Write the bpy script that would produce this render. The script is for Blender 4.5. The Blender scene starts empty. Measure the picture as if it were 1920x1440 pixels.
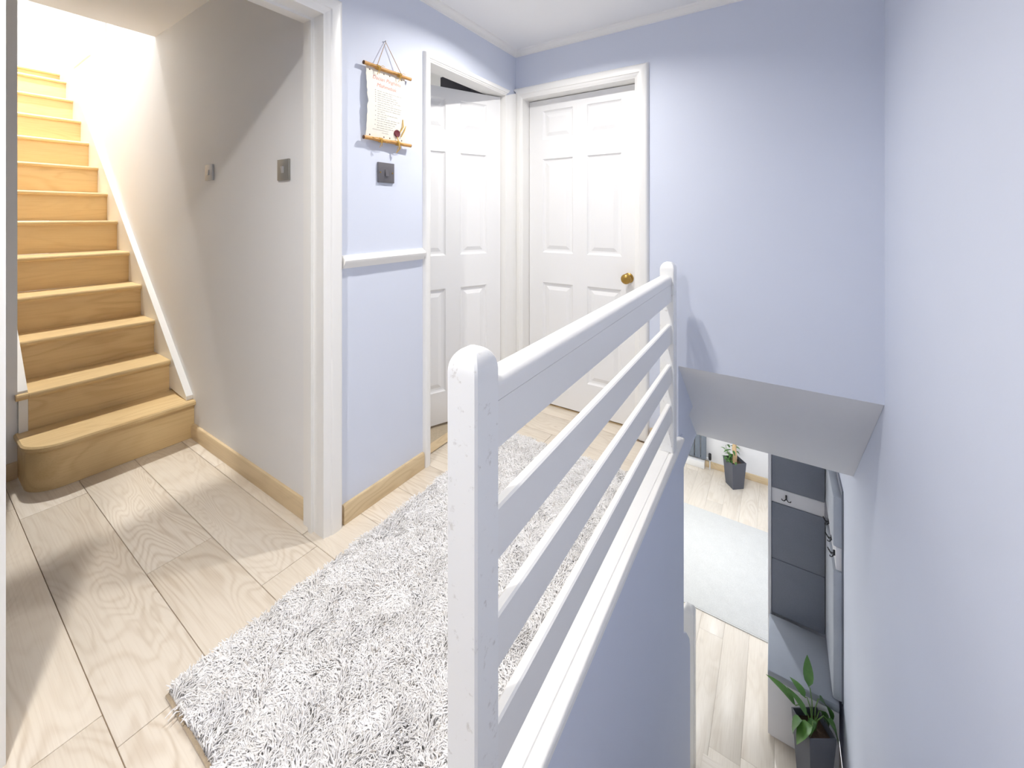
import bpy, bmesh, math, random
import numpy as np
from mathutils import Vector, Matrix

random.seed(7)
rng = np.random.default_rng(7)
scene = bpy.context.scene
COL = scene.collection
PI = math.pi

# ------------------------------------------------------------------ camera, world, exposure
CAM_H = 1.23
YAW = math.atan(0.6545)
cam_d = bpy.data.cameras.new('camera')
cam_d.sensor_fit = 'HORIZONTAL'
cam_d.sensor_width = 36.0
cam_d.lens = 36.0 * 764.0 / 1920.0
cam_d.shift_y = -(720.0 - 405.0) / 1920.0
cam_d.clip_start = 0.02
cam = bpy.data.objects.new('camera', cam_d)
COL.objects.link(cam)
cam.location = (0, 0, CAM_H)
cam.rotation_euler = (PI / 2, 0, YAW)
scene.camera = cam

world = bpy.data.worlds.new('world')
scene.world = world
world.use_nodes = True
world.node_tree.nodes['Background'].inputs[0].default_value = (0.96, 0.98, 1.0, 1)
world.node_tree.nodes['Background'].inputs[1].default_value = 4.2

scene.view_settings.view_transform = 'Standard'
scene.view_settings.look = 'None'
scene.view_settings.gamma = 1.0
scene.view_settings.use_curve_mapping = False
scene.cycles.diffuse_bounces = 10
scene.view_settings.exposure = 0.38

LANDING_W = 11.0
DOORWAY_W = 18.0
STAIR_W = 100.0
LOWER_W = 18.0

# ------------------------------------------------------------------ helpers
def srgb(r, g, b):
    def f(c):
        c /= 255.0
        return c / 12.92 if c <= 0.04045 else ((c + 0.055) / 1.055) ** 2.4
    return (f(r), f(g), f(b), 1.0)


class MB:
    """collects shapes into one mesh"""
    def __init__(self):
        self.v = []
        self.f = []

    def add(self, verts, faces):
        n = len(self.v)
        self.v += [tuple(p) for p in verts]
        self.f += [tuple(i + n for i in fc) for fc in faces]
        return self

    def box(self, x0, x1, y0, y1, z0, z1, bev=0.0):
        if x1 < x0: x0, x1 = x1, x0
        if y1 < y0: y0, y1 = y1, y0
        if z1 < z0: z0, z1 = z1, z0
        if bev <= 0:
            vs = [(x0, y0, z0), (x1, y0, z0), (x1, y1, z0), (x0, y1, z0),
                  (x0, y0, z1), (x1, y0, z1), (x1, y1, z1), (x0, y1, z1)]
            fs = [(0, 3, 2, 1), (4, 5, 6, 7), (0, 1, 5, 4), (1, 2, 6, 5), (2, 3, 7, 6), (3, 0, 4, 7)]
            return self.add(vs, fs)
        bm = bmesh.new()
        bmesh.ops.create_cube(bm, size=1.0)
        for w in bm.verts:
            w.co = Vector(((x0 + x1) / 2 + w.co.x * (x1 - x0), (y0 + y1) / 2 + w.co.y * (y1 - y0), (z0 + z1) / 2 + w.co.z * (z1 - z0)))
        bmesh.ops.bevel(bm, geom=list(bm.edges), offset=bev, segments=2, profile=0.5, affect='EDGES')
        bm.verts.index_update()
        self.add([w.co[:] for w in bm.verts], [[w.index for w in fc.verts] for fc in bm.faces])
        bm.free()
        return self

    def prism(self, poly, axis, a0, a1):
        """poly: 2D points; axis 'x' -> poly in (y,z), 'y' -> (x,z), 'z' -> (x,y)"""
        def P(p, a):
            if axis == 'x': return (a, p[0], p[1])
            if axis == 'y': return (p[0], a, p[1])
            return (p[0], p[1], a)
        n = len(poly)
        vs = [P(p, a0) for p in poly] + [P(p, a1) for p in poly]
        fs = [tuple(range(n)), tuple(reversed(range(n, 2 * n)))]
        fs += [(i, (i + 1) % n, n + (i + 1) % n, n + i) for i in range(n)]
        return self.add(vs, fs)

    def rings(self, rings, cap=True):
        n = len(rings[0])
        vs = [p for r in rings for p in r]
        fs = []
        for k in range(len(rings) - 1):
            for i in range(n):
                j = (i + 1) % n
                fs.append((k * n + i, k * n + j, (k + 1) * n + j, (k + 1) * n + i))
        if cap:
            fs.append(tuple(reversed(range(n))))
            fs.append(tuple(range((len(rings) - 1) * n, len(rings) * n)))
        return self.add(vs, fs)

    def tube(self, pts, r, seg=8):
        pts = [Vector(p) for p in pts]
        rs = r if isinstance(r, (list, tuple)) else [r] * len(pts)
        rr = []
        ref = None
        for i, p in enumerate(pts):
            d = (pts[min(i + 1, len(pts) - 1)] - pts[max(i - 1, 0)]).normalized()
            if ref is None:
                ref = d.cross(Vector((0, 0, 1)))
                if ref.length < 0.1: ref = d.cross(Vector((1, 0, 0)))
            a = (ref - d * ref.dot(d)).normalized()
            b = d.cross(a)
            ref = a
            rr.append([tuple(p + (a * math.cos(t) + b * math.sin(t)) * rs[i]) for t in [2 * PI * k / seg for k in range(seg)]])
        return self.rings(rr)

    def lathe(self, prof, origin, direction, seg=20):
        o = Vector(origin); d = Vector(direction).normalized()
        a = d.cross(Vector((0, 0, 1)))
        if a.length < 0.1: a = d.cross(Vector((1, 0, 0)))
        a.normalize(); b = d.cross(a)
        rr = [[tuple(o + d * h + (a * math.cos(t) + b * math.sin(t)) * max(r, 1e-4)) for t in [2 * PI * k / seg for k in range(seg)]] for r, h in prof]
        return self.rings(rr)

    def build(self, name, mat, parent=None, smooth=38):
        me = bpy.data.meshes.new(name)
        me.from_pydata(self.v, [], self.f)
        bm = bmesh.new(); bm.from_mesh(me)
        bmesh.ops.recalc_face_normals(bm, faces=bm.faces)
        bm.to_mesh(me); bm.free()
        if smooth:
            me.shade_smooth()
            me.set_sharp_from_angle(angle=math.radians(smooth))
        me.materials.append(mat)
        o = bpy.data.objects.new(name, me)
        COL.objects.link(o)
        if parent is not None: o.parent = parent
        return o


def tag(o, label, cat, group=None):
    o['label'] = label; o['category'] = cat
    if group: o['group'] = group
    return o


def struct(o):
    o['kind'] = 'structure'
    return o


def empty(name, loc=(0, 0, 0), rz=0.0):
    o = bpy.data.objects.new(name, None)
    COL.objects.link(o)
    o.location = loc
    o.rotation_euler = (0, 0, rz)
    o.empty_display_size = 0.05
    return o


def thing(name, label, cat, loc=(0, 0, 0), rz=0.0, group=None):
    return tag(empty(name, loc, rz), label, cat, group)


# ------------------------------------------------------------------ materials
def new_mat(name):
    m = bpy.data.materials.new(name)
    m.use_nodes = True
    nt = m.node_tree
    return m, nt, nt.nodes['Principled BSDF']


def N(nt, typ, **kw):
    n = nt.nodes.new(typ)
    for k, v in kw.items():
        setattr(n, k, v)
    return n


def L(nt, a, b):
    nt.links.new(a, b)


def math_node(nt, op, a, b=None):
    n = N(nt, 'ShaderNodeMath', operation=op)
    for i, s in enumerate((a, b)):
        if s is None: continue
        if isinstance(s, (int, float)): n.inputs[i].default_value = s
        else: L(nt, s, n.inputs[i])
    return n.outputs[0]


def mix_col(nt, fac, a, b, blend='MIX'):
    n = N(nt, 'ShaderNodeMix', data_type='RGBA', blend_type=blend)
    if isinstance(fac, (int, float)): n.inputs[0].default_value = fac
    else: L(nt, fac, n.inputs[0])
    for s, i in ((a, 6), (b, 7)):
        if isinstance(s, (tuple, list)): n.inputs[i].default_value = s
        else: L(nt, s, n.inputs[i])
    return n.outputs[2]


def paint(name, col, rough=0.6, var=0.02, bump=0.05, bscale=180.0, coat=0.0):
    """painted surface: faint tint drift and roller stipple"""
    m, nt, b = new_mat(name)
    tc = N(nt, 'ShaderNodeTexCoord')
    n1 = N(nt, 'ShaderNodeTexNoise'); n1.inputs['Scale'].default_value = 2.3; n1.inputs['Detail'].default_value = 3
    L(nt, tc.outputs['Object'], n1.inputs['Vector'])
    d = tuple(max(0, c * (1 - var * 2)) for c in col[:3]) + (1,)
    L(nt, mix_col(nt, n1.outputs[0], d, col), b.inputs['Base Color'])
    b.inputs['Roughness'].default_value = rough
    if coat: b.inputs['Coat Weight'].default_value = coat
    if bump:
        n2 = N(nt, 'ShaderNodeTexNoise'); n2.inputs['Scale'].default_value = bscale; n2.inputs['Detail'].default_value = 2
        L(nt, tc.outputs['Object'], n2.inputs['Vector'])
        bp = N(nt, 'ShaderNodeBump'); bp.inputs['Strength'].default_value = bump; bp.inputs['Distance'].default_value = 0.002
        L(nt, n2.outputs[0], bp.inputs['Height']); L(nt, bp.outputs[0], b.inputs['Normal'])
    return m


def wood(name, light, dark, axis='x', ring=0.35, freq=42.0, rough=0.45, knots=0.0, tint=0.06, scale=1.0, fine=0.25, bump=0.05):
    """oak: contour rings of a stretched noise, fine fibre, optional knots, a tint for each board"""
    m, nt, b = new_mat(name)
    tc = N(nt, 'ShaderNodeTexCoord'); oi = N(nt, 'ShaderNodeObjectInfo')
    off = N(nt, 'ShaderNodeVectorMath', operation='SCALE')
    comb = N(nt, 'ShaderNodeCombineXYZ'); comb.inputs[0].default_value = 1; comb.inputs[1].default_value = 1.7; comb.inputs[2].default_value = 0.6
    L(nt, comb.outputs[0], off.inputs[0]); L(nt, math_node(nt, 'MULTIPLY', oi.outputs['Random'], 37.0), off.inputs['Scale'])
    add = N(nt, 'ShaderNodeVectorMath', operation='ADD')
    L(nt, tc.outputs['Object'], add.inputs[0]); L(nt, off.outputs[0], add.inputs[1])

    def mapped(along, across):
        mp = N(nt, 'ShaderNodeMapping')
        s = [across * scale] * 3
        s['xyz'.index(axis)] = along * scale
        mp.inputs['Scale'].default_value = s
        L(nt, add.outputs[0], mp.inputs['Vector'])
        return mp.outputs[0]
    n1 = N(nt, 'ShaderNodeTexNoise'); n1.inputs['Scale'].default_value = 1.0; n1.inputs['Detail'].default_value = 1.6; n1.inputs['Distortion'].default_value = 0.7
    L(nt, mapped(1.5, 6.5), n1.inputs['Vector'])
    rings = math_node(nt, 'ADD', math_node(nt, 'MULTIPLY', math_node(nt, 'SINE', math_node(nt, 'MULTIPLY', n1.outputs[0], freq * 2.2)), 0.5), 0.5)
    rings = math_node(nt, 'POWER', rings, 2.2)
    n2 = N(nt, 'ShaderNodeTexNoise'); n2.inputs['Scale'].default_value = 1.0; n2.inputs['Detail'].default_value = 3
    L(nt, mapped(5.0, 220.0), n2.inputs['Vector'])
    n3 = N(nt, 'ShaderNodeTexNoise'); n3.inputs['Scale'].default_value = 1.0; n3.inputs['Detail'].default_value = 2
    L(nt, mapped(1.2, 4.0), n3.inputs['Vector'])
    # rings fade in and out over the board
    fade = N(nt, 'ShaderNodeMapRange'); fade.inputs[1].default_value = 0.38; fade.inputs[2].default_value = 0.66
    L(nt, n3.outputs[0], fade.inputs[0])
    rfac = math_node(nt, 'MULTIPLY', math_node(nt, 'MULTIPLY', rings, math_node(nt, 'ADD', math_node(nt, 'MULTIPLY', fade.outputs[0], 0.8), 0.2)), ring)
    ff = N(nt, 'ShaderNodeMapRange'); ff.inputs[1].default_value = 0.45; ff.inputs[2].default_value = 0.75
    L(nt, n2.outputs[0], ff.inputs[0])
    fac = math_node(nt, 'ADD', rfac, math_node(nt, 'MULTIPLY', ff.outputs[0], fine))
    col = mix_col(nt, fac, light, dark)
    if knots:
        vo = N(nt, 'ShaderNodeTexVoronoi'); vo.inputs['Scale'].default_value = 1.0
        L(nt, mapped(2.6, 4.6), vo.inputs['Vector'])
        kr = N(nt, 'ShaderNodeMapRange'); kr.inputs[1].default_value = 0.03; kr.inputs[2].default_value = 0.11
        kr.inputs[3].default_value = 1.0; kr.inputs[4].default_value = 0.0
        L(nt, vo.outputs['Distance'], kr.inputs[0])
        sep = N(nt, 'ShaderNodeSeparateColor'); L(nt, vo.outputs['Color'], sep.inputs[0])
        few = math_node(nt, 'GREATER_THAN', sep.outputs[0], 0.55)
        kf = math_node(nt, 'MULTIPLY', math_node(nt, 'MULTIPLY', kr.outputs[0], few), knots)
        kd = tuple(c * 0.35 for c in dark[:3]) + (1,)
        col = mix_col(nt, kf, col, kd)
    hsv = N(nt, 'ShaderNodeHueSaturation')
    L(nt, col, hsv.inputs['Color'])
    L(nt, math_node(nt, 'ADD', math_node(nt, 'MULTIPLY', oi.outputs['Random'], 2 * tint), 1.0 - tint), hsv.inputs['Value'])
    L(nt, hsv.outputs[0], b.inputs['Base Color'])
    b.inputs['Roughness'].default_value = rough
    bp = N(nt, 'ShaderNodeBump'); bp.inputs['Strength'].default_value = bump; bp.inputs['Distance'].default_value = 0.001
    bp.invert = True
    L(nt, fac, bp.inputs['Height']); L(nt, bp.outputs[0], b.inputs['Normal'])
    return m


def plain(name, col, rough=0.5, metal=0.0, var=0.06, scale=30.0, bump=0.0):
    m, nt, b = new_mat(name)
    tc = N(nt, 'ShaderNodeTexCoord')
    n1 = N(nt, 'ShaderNodeTexNoise'); n1.inputs['Scale'].default_value = scale; n1.inputs['Detail'].default_value = 3
    L(nt, tc.outputs['Object'], n1.inputs['Vector'])
    lo = tuple(c * (1 - var) for c in col[:3]) + (1,); hi = tuple(min(1, c * (1 + var)) for c in col[:3]) + (1,)
    L(nt, mix_col(nt, n1.outputs[0], lo, hi), b.inputs['Base Color'])
    b.inputs['Roughness'].default_value = rough; b.inputs['Metallic'].default_value = metal
    if bump:
        bp = N(nt, 'ShaderNodeBump'); bp.inputs['Strength'].default_value = bump; bp.inputs['Distance'].default_value = 0.002
        L(nt, n1.outputs[0], bp.inputs['Height']); L(nt, bp.outputs[0], b.inputs['Normal'])
    return m


def fabric(name, col, scale=420.0):
    m, nt, b = new_mat(name)
    tc = N(nt, 'ShaderNodeTexCoord')
    n1 = N(nt, 'ShaderNodeTexNoise'); n1.inputs['Scale'].default_value = scale; n1.inputs['Detail'].default_value = 2
    n2 = N(nt, 'ShaderNodeTexNoise'); n2.inputs['Scale'].default_value = 9; n2.inputs['Detail'].default_value = 3
    for n in (n1, n2): L(nt, tc.outputs['Object'], n.inputs['Vector'])
    lo = tuple(c * 0.75 for c in col[:3]) + (1,); hi = tuple(min(1, c * 1.2) for c in col[:3]) + (1,)
    c1 = mix_col(nt, n1.outputs[0], lo, hi)
    L(nt, mix_col(nt, 0.25, c1, mix_col(nt, n2.outputs[0], lo, hi)), b.inputs['Base Color'])
    b.inputs['Roughness'].default_value = 0.95
    b.inputs['Sheen Weight'].default_value = 0.3
    bp = N(nt, 'ShaderNodeBump'); bp.inputs['Strength'].default_value = 0.3; bp.inputs['Distance'].default_value = 0.001
    L(nt, n1.outputs[0], bp.inputs['Height']); L(nt, bp.outputs[0], b.inputs['Normal'])
    return m


def emit(name, col, strength):
    m, nt, b = new_mat(name)
    b.inputs['Base Color'].default_value = (0.8, 0.8, 0.8, 1)
    b.inputs['Emission Color'].default_value = col
    b.inputs['Emission Strength'].default_value = strength
    return m


M = {}
M['blue'] = paint('blue_wall_paint', srgb(214, 220, 234), 0.65)
M['white_wall'] = paint('white_wall_paint', srgb(236, 236, 236), 0.6)
M['ceiling'] = paint('ceiling_paint', srgb(240, 240, 240), 0.75)
M['gloss'] = paint('white_gloss_paint', srgb(238, 237, 234), 0.32, var=0.01, bump=0.03, bscale=60)
M['door'] = paint('white_door_paint', srgb(236, 236, 236), 0.4, var=0.01, bump=0.04, bscale=90)
M['oak_stair_x'] = wood('stair_oak_riser', srgb(222, 194, 144), srgb(188, 152, 100), 'y', ring=0.35, freq=22, rough=0.42, tint=0.03)
M['oak_floor'] = wood('floor_oak', srgb(224, 214, 199), srgb(188, 170, 147), 'x', ring=0.45, freq=56, rough=0.38, knots=0.4, tint=0.035)
M['oak_floor_lower'] = wood('lower_floor_oak', srgb(226, 217, 203), srgb(190, 174, 152), 'y', ring=0.3, freq=22, rough=0.38, knots=0.12, tint=0.03)
M['oak_skirt_x'] = wood('skirting_oak_long', srgb(213, 191, 154), srgb(180, 154, 114), 'x', ring=0.4, freq=26, rough=0.45)
M['oak_skirt_y'] = wood('skirting_oak_cross', srgb(213, 191, 154), srgb(180, 154, 114), 'y', ring=0.4, freq=26, rough=0.45)
M['joint'] = plain('floor_underlay', srgb(150, 128, 104), 0.9)
M['carpet'] = fabric('beige_carpet', srgb(188, 172, 146), 90)
M['charcoal'] = plain('charcoal_laminate', srgb(62, 62, 72), 0.5)
M['brass'] = plain('aged_brass', srgb(176, 142, 74), 0.28, 0.9, var=0.15, scale=40)
M['steel'] = plain('brushed_steel', srgb(186, 186, 186), 0.4, 0.3, var=0.06, scale=200)
M['bronze'] = plain('dull_bronze', srgb(142, 140, 134), 0.42, 0.3, var=0.05, scale=200)
M['pewter'] = plain('dark_pewter', srgb(108, 106, 110), 0.42, 0.4, var=0.05, scale=200)
M['black'] = plain('black_metal', srgb(28, 28, 32), 0.45)


# ------------------------------------------------------------------ shell: landing level
def wall(name, mb, mat='blue'):
    return struct(mb.build(name, M[mat]))


def holed(axis, n0, n1, a0, a1, z0, z1, hole):
    """wall slab with one rectangular window opening (h0, h1, zlo, zhi)"""
    h0, h1, q0, q1 = hole
    mb = MB()
    for (p, q, r, t) in ((a0, h0, z0, z1), (h1, a1, z0, z1), (h0, h1, z0, q0), (h0, h1, q1, z1)):
        if axis == 'y': mb.box(p, q, n0, n1, r, t)
        else: mb.box(n0, n1, p, q, r, t)
    return mb


LW = -1.46          # left wall face
FW = 2.275          # far wall face
RW = 0.37           # right wall face
HC = 2.315          # hall ceiling
LC = 2.374          # lobby ceiling
SW = 0.93           # white lobby wall face
Z2 = 2.60           # upper floor
ZL = -2.60          # lower floor
BACK = -1.7

m = MB()
m.box(LW - 0.08, LW, BACK, 0.135, -0.3, HC)
m.box(LW - 0.08, LW, 0.135, 0.92, 2.02, HC)
m.box(LW - 0.08, LW, 0.92, 1.455, -0.3, HC)
m.box(LW - 0.08, LW, 1.455, 2.16, 2.02, HC)
m.box(LW - 0.08, LW, 2.16, FW + 0.12, -0.3, HC)
wall('wall_left', m)

m = MB()
m.box(LW, -1.42, FW, FW + 0.12, -0.3, HC)
m.box(-1.42, -0.65, FW, FW + 0.12, 2.02, HC)
m.box(-0.65, -0.442, FW, FW + 0.12, -0.3, HC)
m.box(-0.442, RW, FW, FW + 0.12, 0.44, HC)
wall('wall_back', m)

wall('wall_right', MB().box(RW, RW + 0.1, BACK, 7.0, ZL, HC + 0.1))
wall('wall_front', MB().box(LW - 0.08, RW, BACK - 0.1, BACK, ZL, HC))
struct(MB().box(LW - 0.08, RW + 0.1, BACK - 0.1, FW + 0.12, HC, HC + 0.2).build('ceiling', M['ceiling']))

# stair-side wall below the banister, then the edge of the landing beyond it
poly = [(BACK, ZL), (2.546, ZL), (2.546, -1.263), (2.52, -1.20), (2.43, -1.09), (2.354, -1.027), (2.354, 0.048), (BACK, 0.048)]
struct(MB().prism(poly, 'x', -0.53, -0.43).build('wall_stairwell', M['blue']))
struct(MB().box(-0.58, -0.486, 2.395, 3.12, -0.31, 0.06).build('wall_landing_edge', M['blue']))
struct(MB().prism([(2.395, 0.0601), (2.74, 0.0601), (2.395, 0.345)], 'x', -0.56, -0.442).build('wall_bulkhead', M['blue']))
# sloping soffit over the lower flight
struct(MB().prism([(FW, 0.4395), (3.12, -0.31), (3.12, -0.15), (2.396, 0.4395)], 'x', -0.50, RW - 0.001).build('ceiling_soffit', M['white_wall']))

# lobby and upper flight
wall('wall_lobby', MB().box(-6.5, LW - 0.08, SW, SW + 0.1, -0.3, Z2 - 0.02), 'white_wall')
wall('wall_lobby_back', MB().box(-3.1, -3.0, BACK, 0.23, -0.3, LC), 'white_wall')
wall('wall_stair', MB().box(-6.5, -3.0, 0.23, 0.33, -0.3, 4.9), 'white_wall')
wall('wall_lobby_front', MB().box(-3.0, LW - 0.08, BACK - 0.1, BACK, -0.3, LC), 'white_wall')
struct(MB().box(-3.335, LW - 0.08, BACK, SW, LC, LC + 0.2).build('ceiling_lobby', M['ceiling']))
m = MB().box(-8.0, -7.9, -1.0, 1.41, 2.3, 4.9).box(-8.0, -7.9, 1.41, 1.69, 4.62, 4.9).box(-8.0, -7.9, 1.69, 3.6, 2.3, 4.9)
wall('wall_upper_back', m, 'white_wall')
wall('wall_upper_side', MB().box(-7.9, -3.2, 3.5, 3.6, 2.3, 4.9), 'white_wall')
wall('wall_upper_near', MB().box(-3.335, -3.235, 0.23, 3.5, LC + 0.2, 4.9), 'white_wall')
wall('wall_upper_left', MB().box(-7.9, -6.5, 0.23, 0.33, 2.3, 4.9), 'white_wall')
struct(MB().box(-8.0, -3.2, -1.0, 3.6, 4.9, 5.0).build('ceiling_upper', M['ceiling']))

# room behind the ajar door
wall('wall_bedroom_side', MB().box(-4.1, -4.0, 1.03, 4.3, -0.3, HC), 'white_wall')
wall('wall_bedroom_back', holed('y', 4.2, 4.3, -4.0, LW - 0.08, -0.3, HC, (-3.7, -2.2, 0.3, 2.2)), 'white_wall')
wall('wall_bedroom_right', MB().box(LW - 0.08, LW, FW + 0.12, 4.2, -0.3, HC), 'white_wall')
struct(MB().box(-4.1, LW - 0.08, 1.03, 4.3, HC, HC + 0.2).build('ceiling_bedroom', M['ceiling']))

# added closed box behind the shut door, keeps sky light out of its gap
wall('wall_skyblock_back', MB().box(LW, -0.60, 3.40, 3.50, -0.03, HC), 'white_wall')
wall('wall_skyblock_side', MB().box(-0.66, -0.60, FW + 0.12, 3.40, -0.03, HC), 'white_wall')
struct(MB().box(LW, -0.60, FW + 0.12, 3.50, HC, HC + 0.1).build('ceiling_skyblock', M['ceiling']))
struct(MB().box(LW, -0.66, FW + 0.076, 3.40, -0.03, -0.0005).build('floor_skyblock', M['carpet']))

# lower hall
wall('wall_lower_back', MB().box(-2.6, RW, 6.85, 6.95, ZL, -0.31), 'white_wall')
wall('wall_lower_left', holed('x', -2.7, -2.6, 2.354, 6.95, ZL, -0.31, (4.0, 6.2, ZL + 0.8, ZL + 2.05)), 'white_wall')
wall('wall_lower_front', MB().box(-2.6, -0.53, 2.30, 2.40, ZL, -0.31), 'white_wall')
m = MB().box(-2.6, RW, 3.121, 6.95, -0.31, -0.15).box(-2.6, -0.581, 2.354, 3.12, -0.31, -0.15)
struct(m.build('ceiling_lower', M['ceiling']))


# ------------------------------------------------------------------ windows that let the daylight in
m, nt, b = new_mat('window_glass')
nt.nodes.remove(b)
tr = N(nt, 'ShaderNodeBsdfTransparent'); gl = N(nt, 'ShaderNodeBsdfGlossy'); gl.inputs['Roughness'].default_value = 0.02
mx = N(nt, 'ShaderNodeMixShader'); mx.inputs[0].default_value = 0.06
L(nt, tr.outputs[0], mx.inputs[1]); L(nt, gl.outputs[0], mx.inputs[2])
L(nt, mx.outputs[0], nt.nodes['Material Output'].inputs['Surface'])
M['glass'] = m


def window(n, axis, mid, h0, h1, z0, z1, inward):
    """mid: position of the pane across the wall; inward: +1/-1 along that axis"""
    cx_, cz_ = (h0 + h1) / 2, (z0 + z1) / 2
    loc = (cx_, mid, cz_) if axis == 'y' else (mid, cx_, cz_)
    w_ = struct(empty('window_%d_offscreen' % n, loc))
    hw, hh = (h1 - h0) / 2, (z1 - z0) / 2

    def bx(a0, a1, c0, c1, t, name, mat):
        mb = MB()
        if axis == 'y': mb.box(a0, a1, -t, t, c0, c1)
        else: mb.box(-t, t, a0, a1, c0, c1)
        return mb.build(name, M[mat], w_)
    e = 0.001
    bx(-hw + e, -hw + 0.05, -hh + e, hh - e, 0.03, 'window_frame', 'gloss')
    bx(hw - 0.05, hw - e, -hh + e, hh - e, 0.03, 'window_frame', 'gloss')
    bx(-hw + 0.05, hw - 0.05, -hh + e, -hh + 0.05, 0.03, 'window_frame', 'gloss')
    bx(-hw + 0.05, hw - 0.05, hh - 0.05, hh - e, 0.03, 'window_frame', 'gloss')
    bx(-0.025, 0.025, -hh + 0.05, hh - 0.05, 0.03, 'mullion', 'gloss')
    bx(-hw + 0.05, -0.025, -hh + 0.05, hh - 0.05, 0.003, 'pane', 'glass')
    bx(0.025, hw - 0.05, -hh + 0.05, hh - 0.05, 0.003, 'pane', 'glass')
    # portal: only guides sampling of the daylight through this opening
    ld = bpy.data.lights.new('daylight_portal', 'AREA')
    ld.shape = 'RECTANGLE'; ld.size = 2 * hw; ld.size_y = 2 * hh
    ld.cycles.is_portal = True
    lo_ = bpy.data.objects.new('window_%d_portal_offscreen' % n, ld); COL.objects.link(lo_); lo_.parent = w_
    d_ = Vector((0, inward, 0)) if axis == 'y' else Vector((inward, 0, 0))
    lo_.rotation_euler = d_.to_track_quat('-Z', 'Z').to_euler()
    lo_.location = -d_ * 0.04


window(1, 'y', 4.25, -3.7, -2.2, 0.3, 2.2, -1)
window(2, 'x', -2.65, 4.0, 6.2, ZL + 0.8, ZL + 2.05, 1)

# ------------------------------------------------------------------ floors of planks
def plank_floor(name, base, rows, axis, mat, ztop, gap=0.0009, lens=1.29, joints=None):
    """rows: (c0, c1, a0, a1): cross range and along range"""
    f = struct(base.build(name, M['joint']))
    for i, (c0, c1, a0, a1) in enumerate(rows):
        cuts = [a0]
        j = (joints or {}).get(i)
        s = j if j is not None else a0 + random.uniform(0.25, 1.25)
        while s - lens > a0 + 0.05: s -= lens
        while s < a1 - 0.05:
            cuts.append(s); s += lens
        cuts.append(a1)
        for p, q in zip(cuts[:-1], cuts[1:]):
            mb = MB()
            if axis == 'x': mb.box(p + gap, q - gap, c0 + gap, c1 - gap, ztop - 0.012, ztop, 0.0012)
            else: mb.box(c0 + gap, c1 - gap, p + gap, q - gap, ztop - 0.012, ztop, 0.0012)
            mb.build('plank', M[mat], f)
    return f


rows, joints = [], {}
y = 0.288 - 0.195 * 10
while y < FW + 0.07:
    y0, y1 = max(y, BACK), min(y + 0.195, FW + 0.075)
    if y1 - y0 > 0.02:
        xl = LW - 0.08 if y0 > 0.9 else -3.0
        if 0.86 < y0 < 0.9: y1x = y1
        xr = RW if y1 < 0.12 else -0.531
        if y0 > 2.2: xl, xr = -1.405, -0.66
        if abs(y - 0.093) < 0.01: joints[len(rows)] = -1.395
        if abs(y - 0.288) < 0.01: joints[len(rows)] = -1.28
        if abs(y - 0.483) < 0.01: joints[len(rows)] = -1.815
        if abs(y - 0.678) < 0.01: joints[len(rows)] = -1.44
        rows.append((y0, y1, xl, xr))
    y += 0.195
# the row that meets the white wall is cut along it
rows2, j2 = [], {}
for i, r in enumerate(rows):
    if r[0] < SW < r[1]:
        rows2.append((r[0], SW, -3.0, LW - 0.08)); rows2.append((r[0], r[1], LW - 0.078, r[3]))
        continue
    if i in joints: j2[len(rows2)] = joints[i]
    rows2.append(r)
base = MB().box(-3.0, LW - 0.08, BACK, SW, -0.02, -0.006).box(-6.5, -3.0, 0.33, SW, -0.02, -0.006).box(LW - 0.08, -0.531, BACK, FW, -0.02, -0.006).box(-0.531, RW, BACK, 0.05, -0.02, -0.006).box(-1.41, -0.655, FW, FW + 0.075, -0.02, -0.006)
plank_floor('floor', base, rows2, 'x', 'oak_floor', 0.0, joints=j2)

rows = []
x = -2.6
while x < RW - 0.01:
    rows.append((x, min(x + 0.198, RW), 2.41, 6.85)); x += 0.198
plank_floor('floor', MB().box(-2.6, RW, BACK, 6.85, ZL - 0.05, ZL - 0.006), rows, 'y', 'oak_floor_lower', ZL, gap=0.0004)
struct(MB().box(-4.0, LW - 0.081, 1.03, 4.2, -0.03, 0.004).build('floor', M['carpet']))
struct(MB().box(-7.9, -5.80, 0.1, 3.5, Z2 - 0.2, Z2 - 0.02).box(-5.80, -3.34, SW + 0.1, 3.5, Z2 - 0.2, Z2 - 0.02).build('floor', M['white_wall']))

# ------------------------------------------------------------------ skirting, coving, dado
def skirting(name, mb, mat):
    return struct(mb.build(name, M[mat]))


def skirt_prof(t=0.016, h=0.076):
    return [(0, 0.0005), (t, 0.0005), (t, h - 0.008), (t - 0.005, h), (0, h)]


skirting('baseboard_left', MB().prism([(LW + p[0], p[1]) for p in skirt_prof()], 'y', 0.990, 1.428), 'oak_skirt_y')
skirting('baseboard_lobby', MB().prism([(SW - p[0], p[1]) for p in skirt_prof()], 'x', -2.735, LW - 0.128), 'oak_skirt_x')
skirting('baseboard_lobby_back', MB().prism([(-3.0 + p[0], p[1]) for p in skirt_prof()], 'y', BACK, 0.329), 'oak_skirt_y')
skirting('baseboard_back', MB().prism([(FW - p[0], p[1]) for p in skirt_prof()], 'x', -0.585, -0.532), 'oak_skirt_x')
skirting('baseboard_lower', MB().prism([(6.85 - p[0], ZL + p[1]) for p in skirt_prof(0.016, 0.09)], 'x', -2.6, RW), 'oak_skirt_x')

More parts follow.
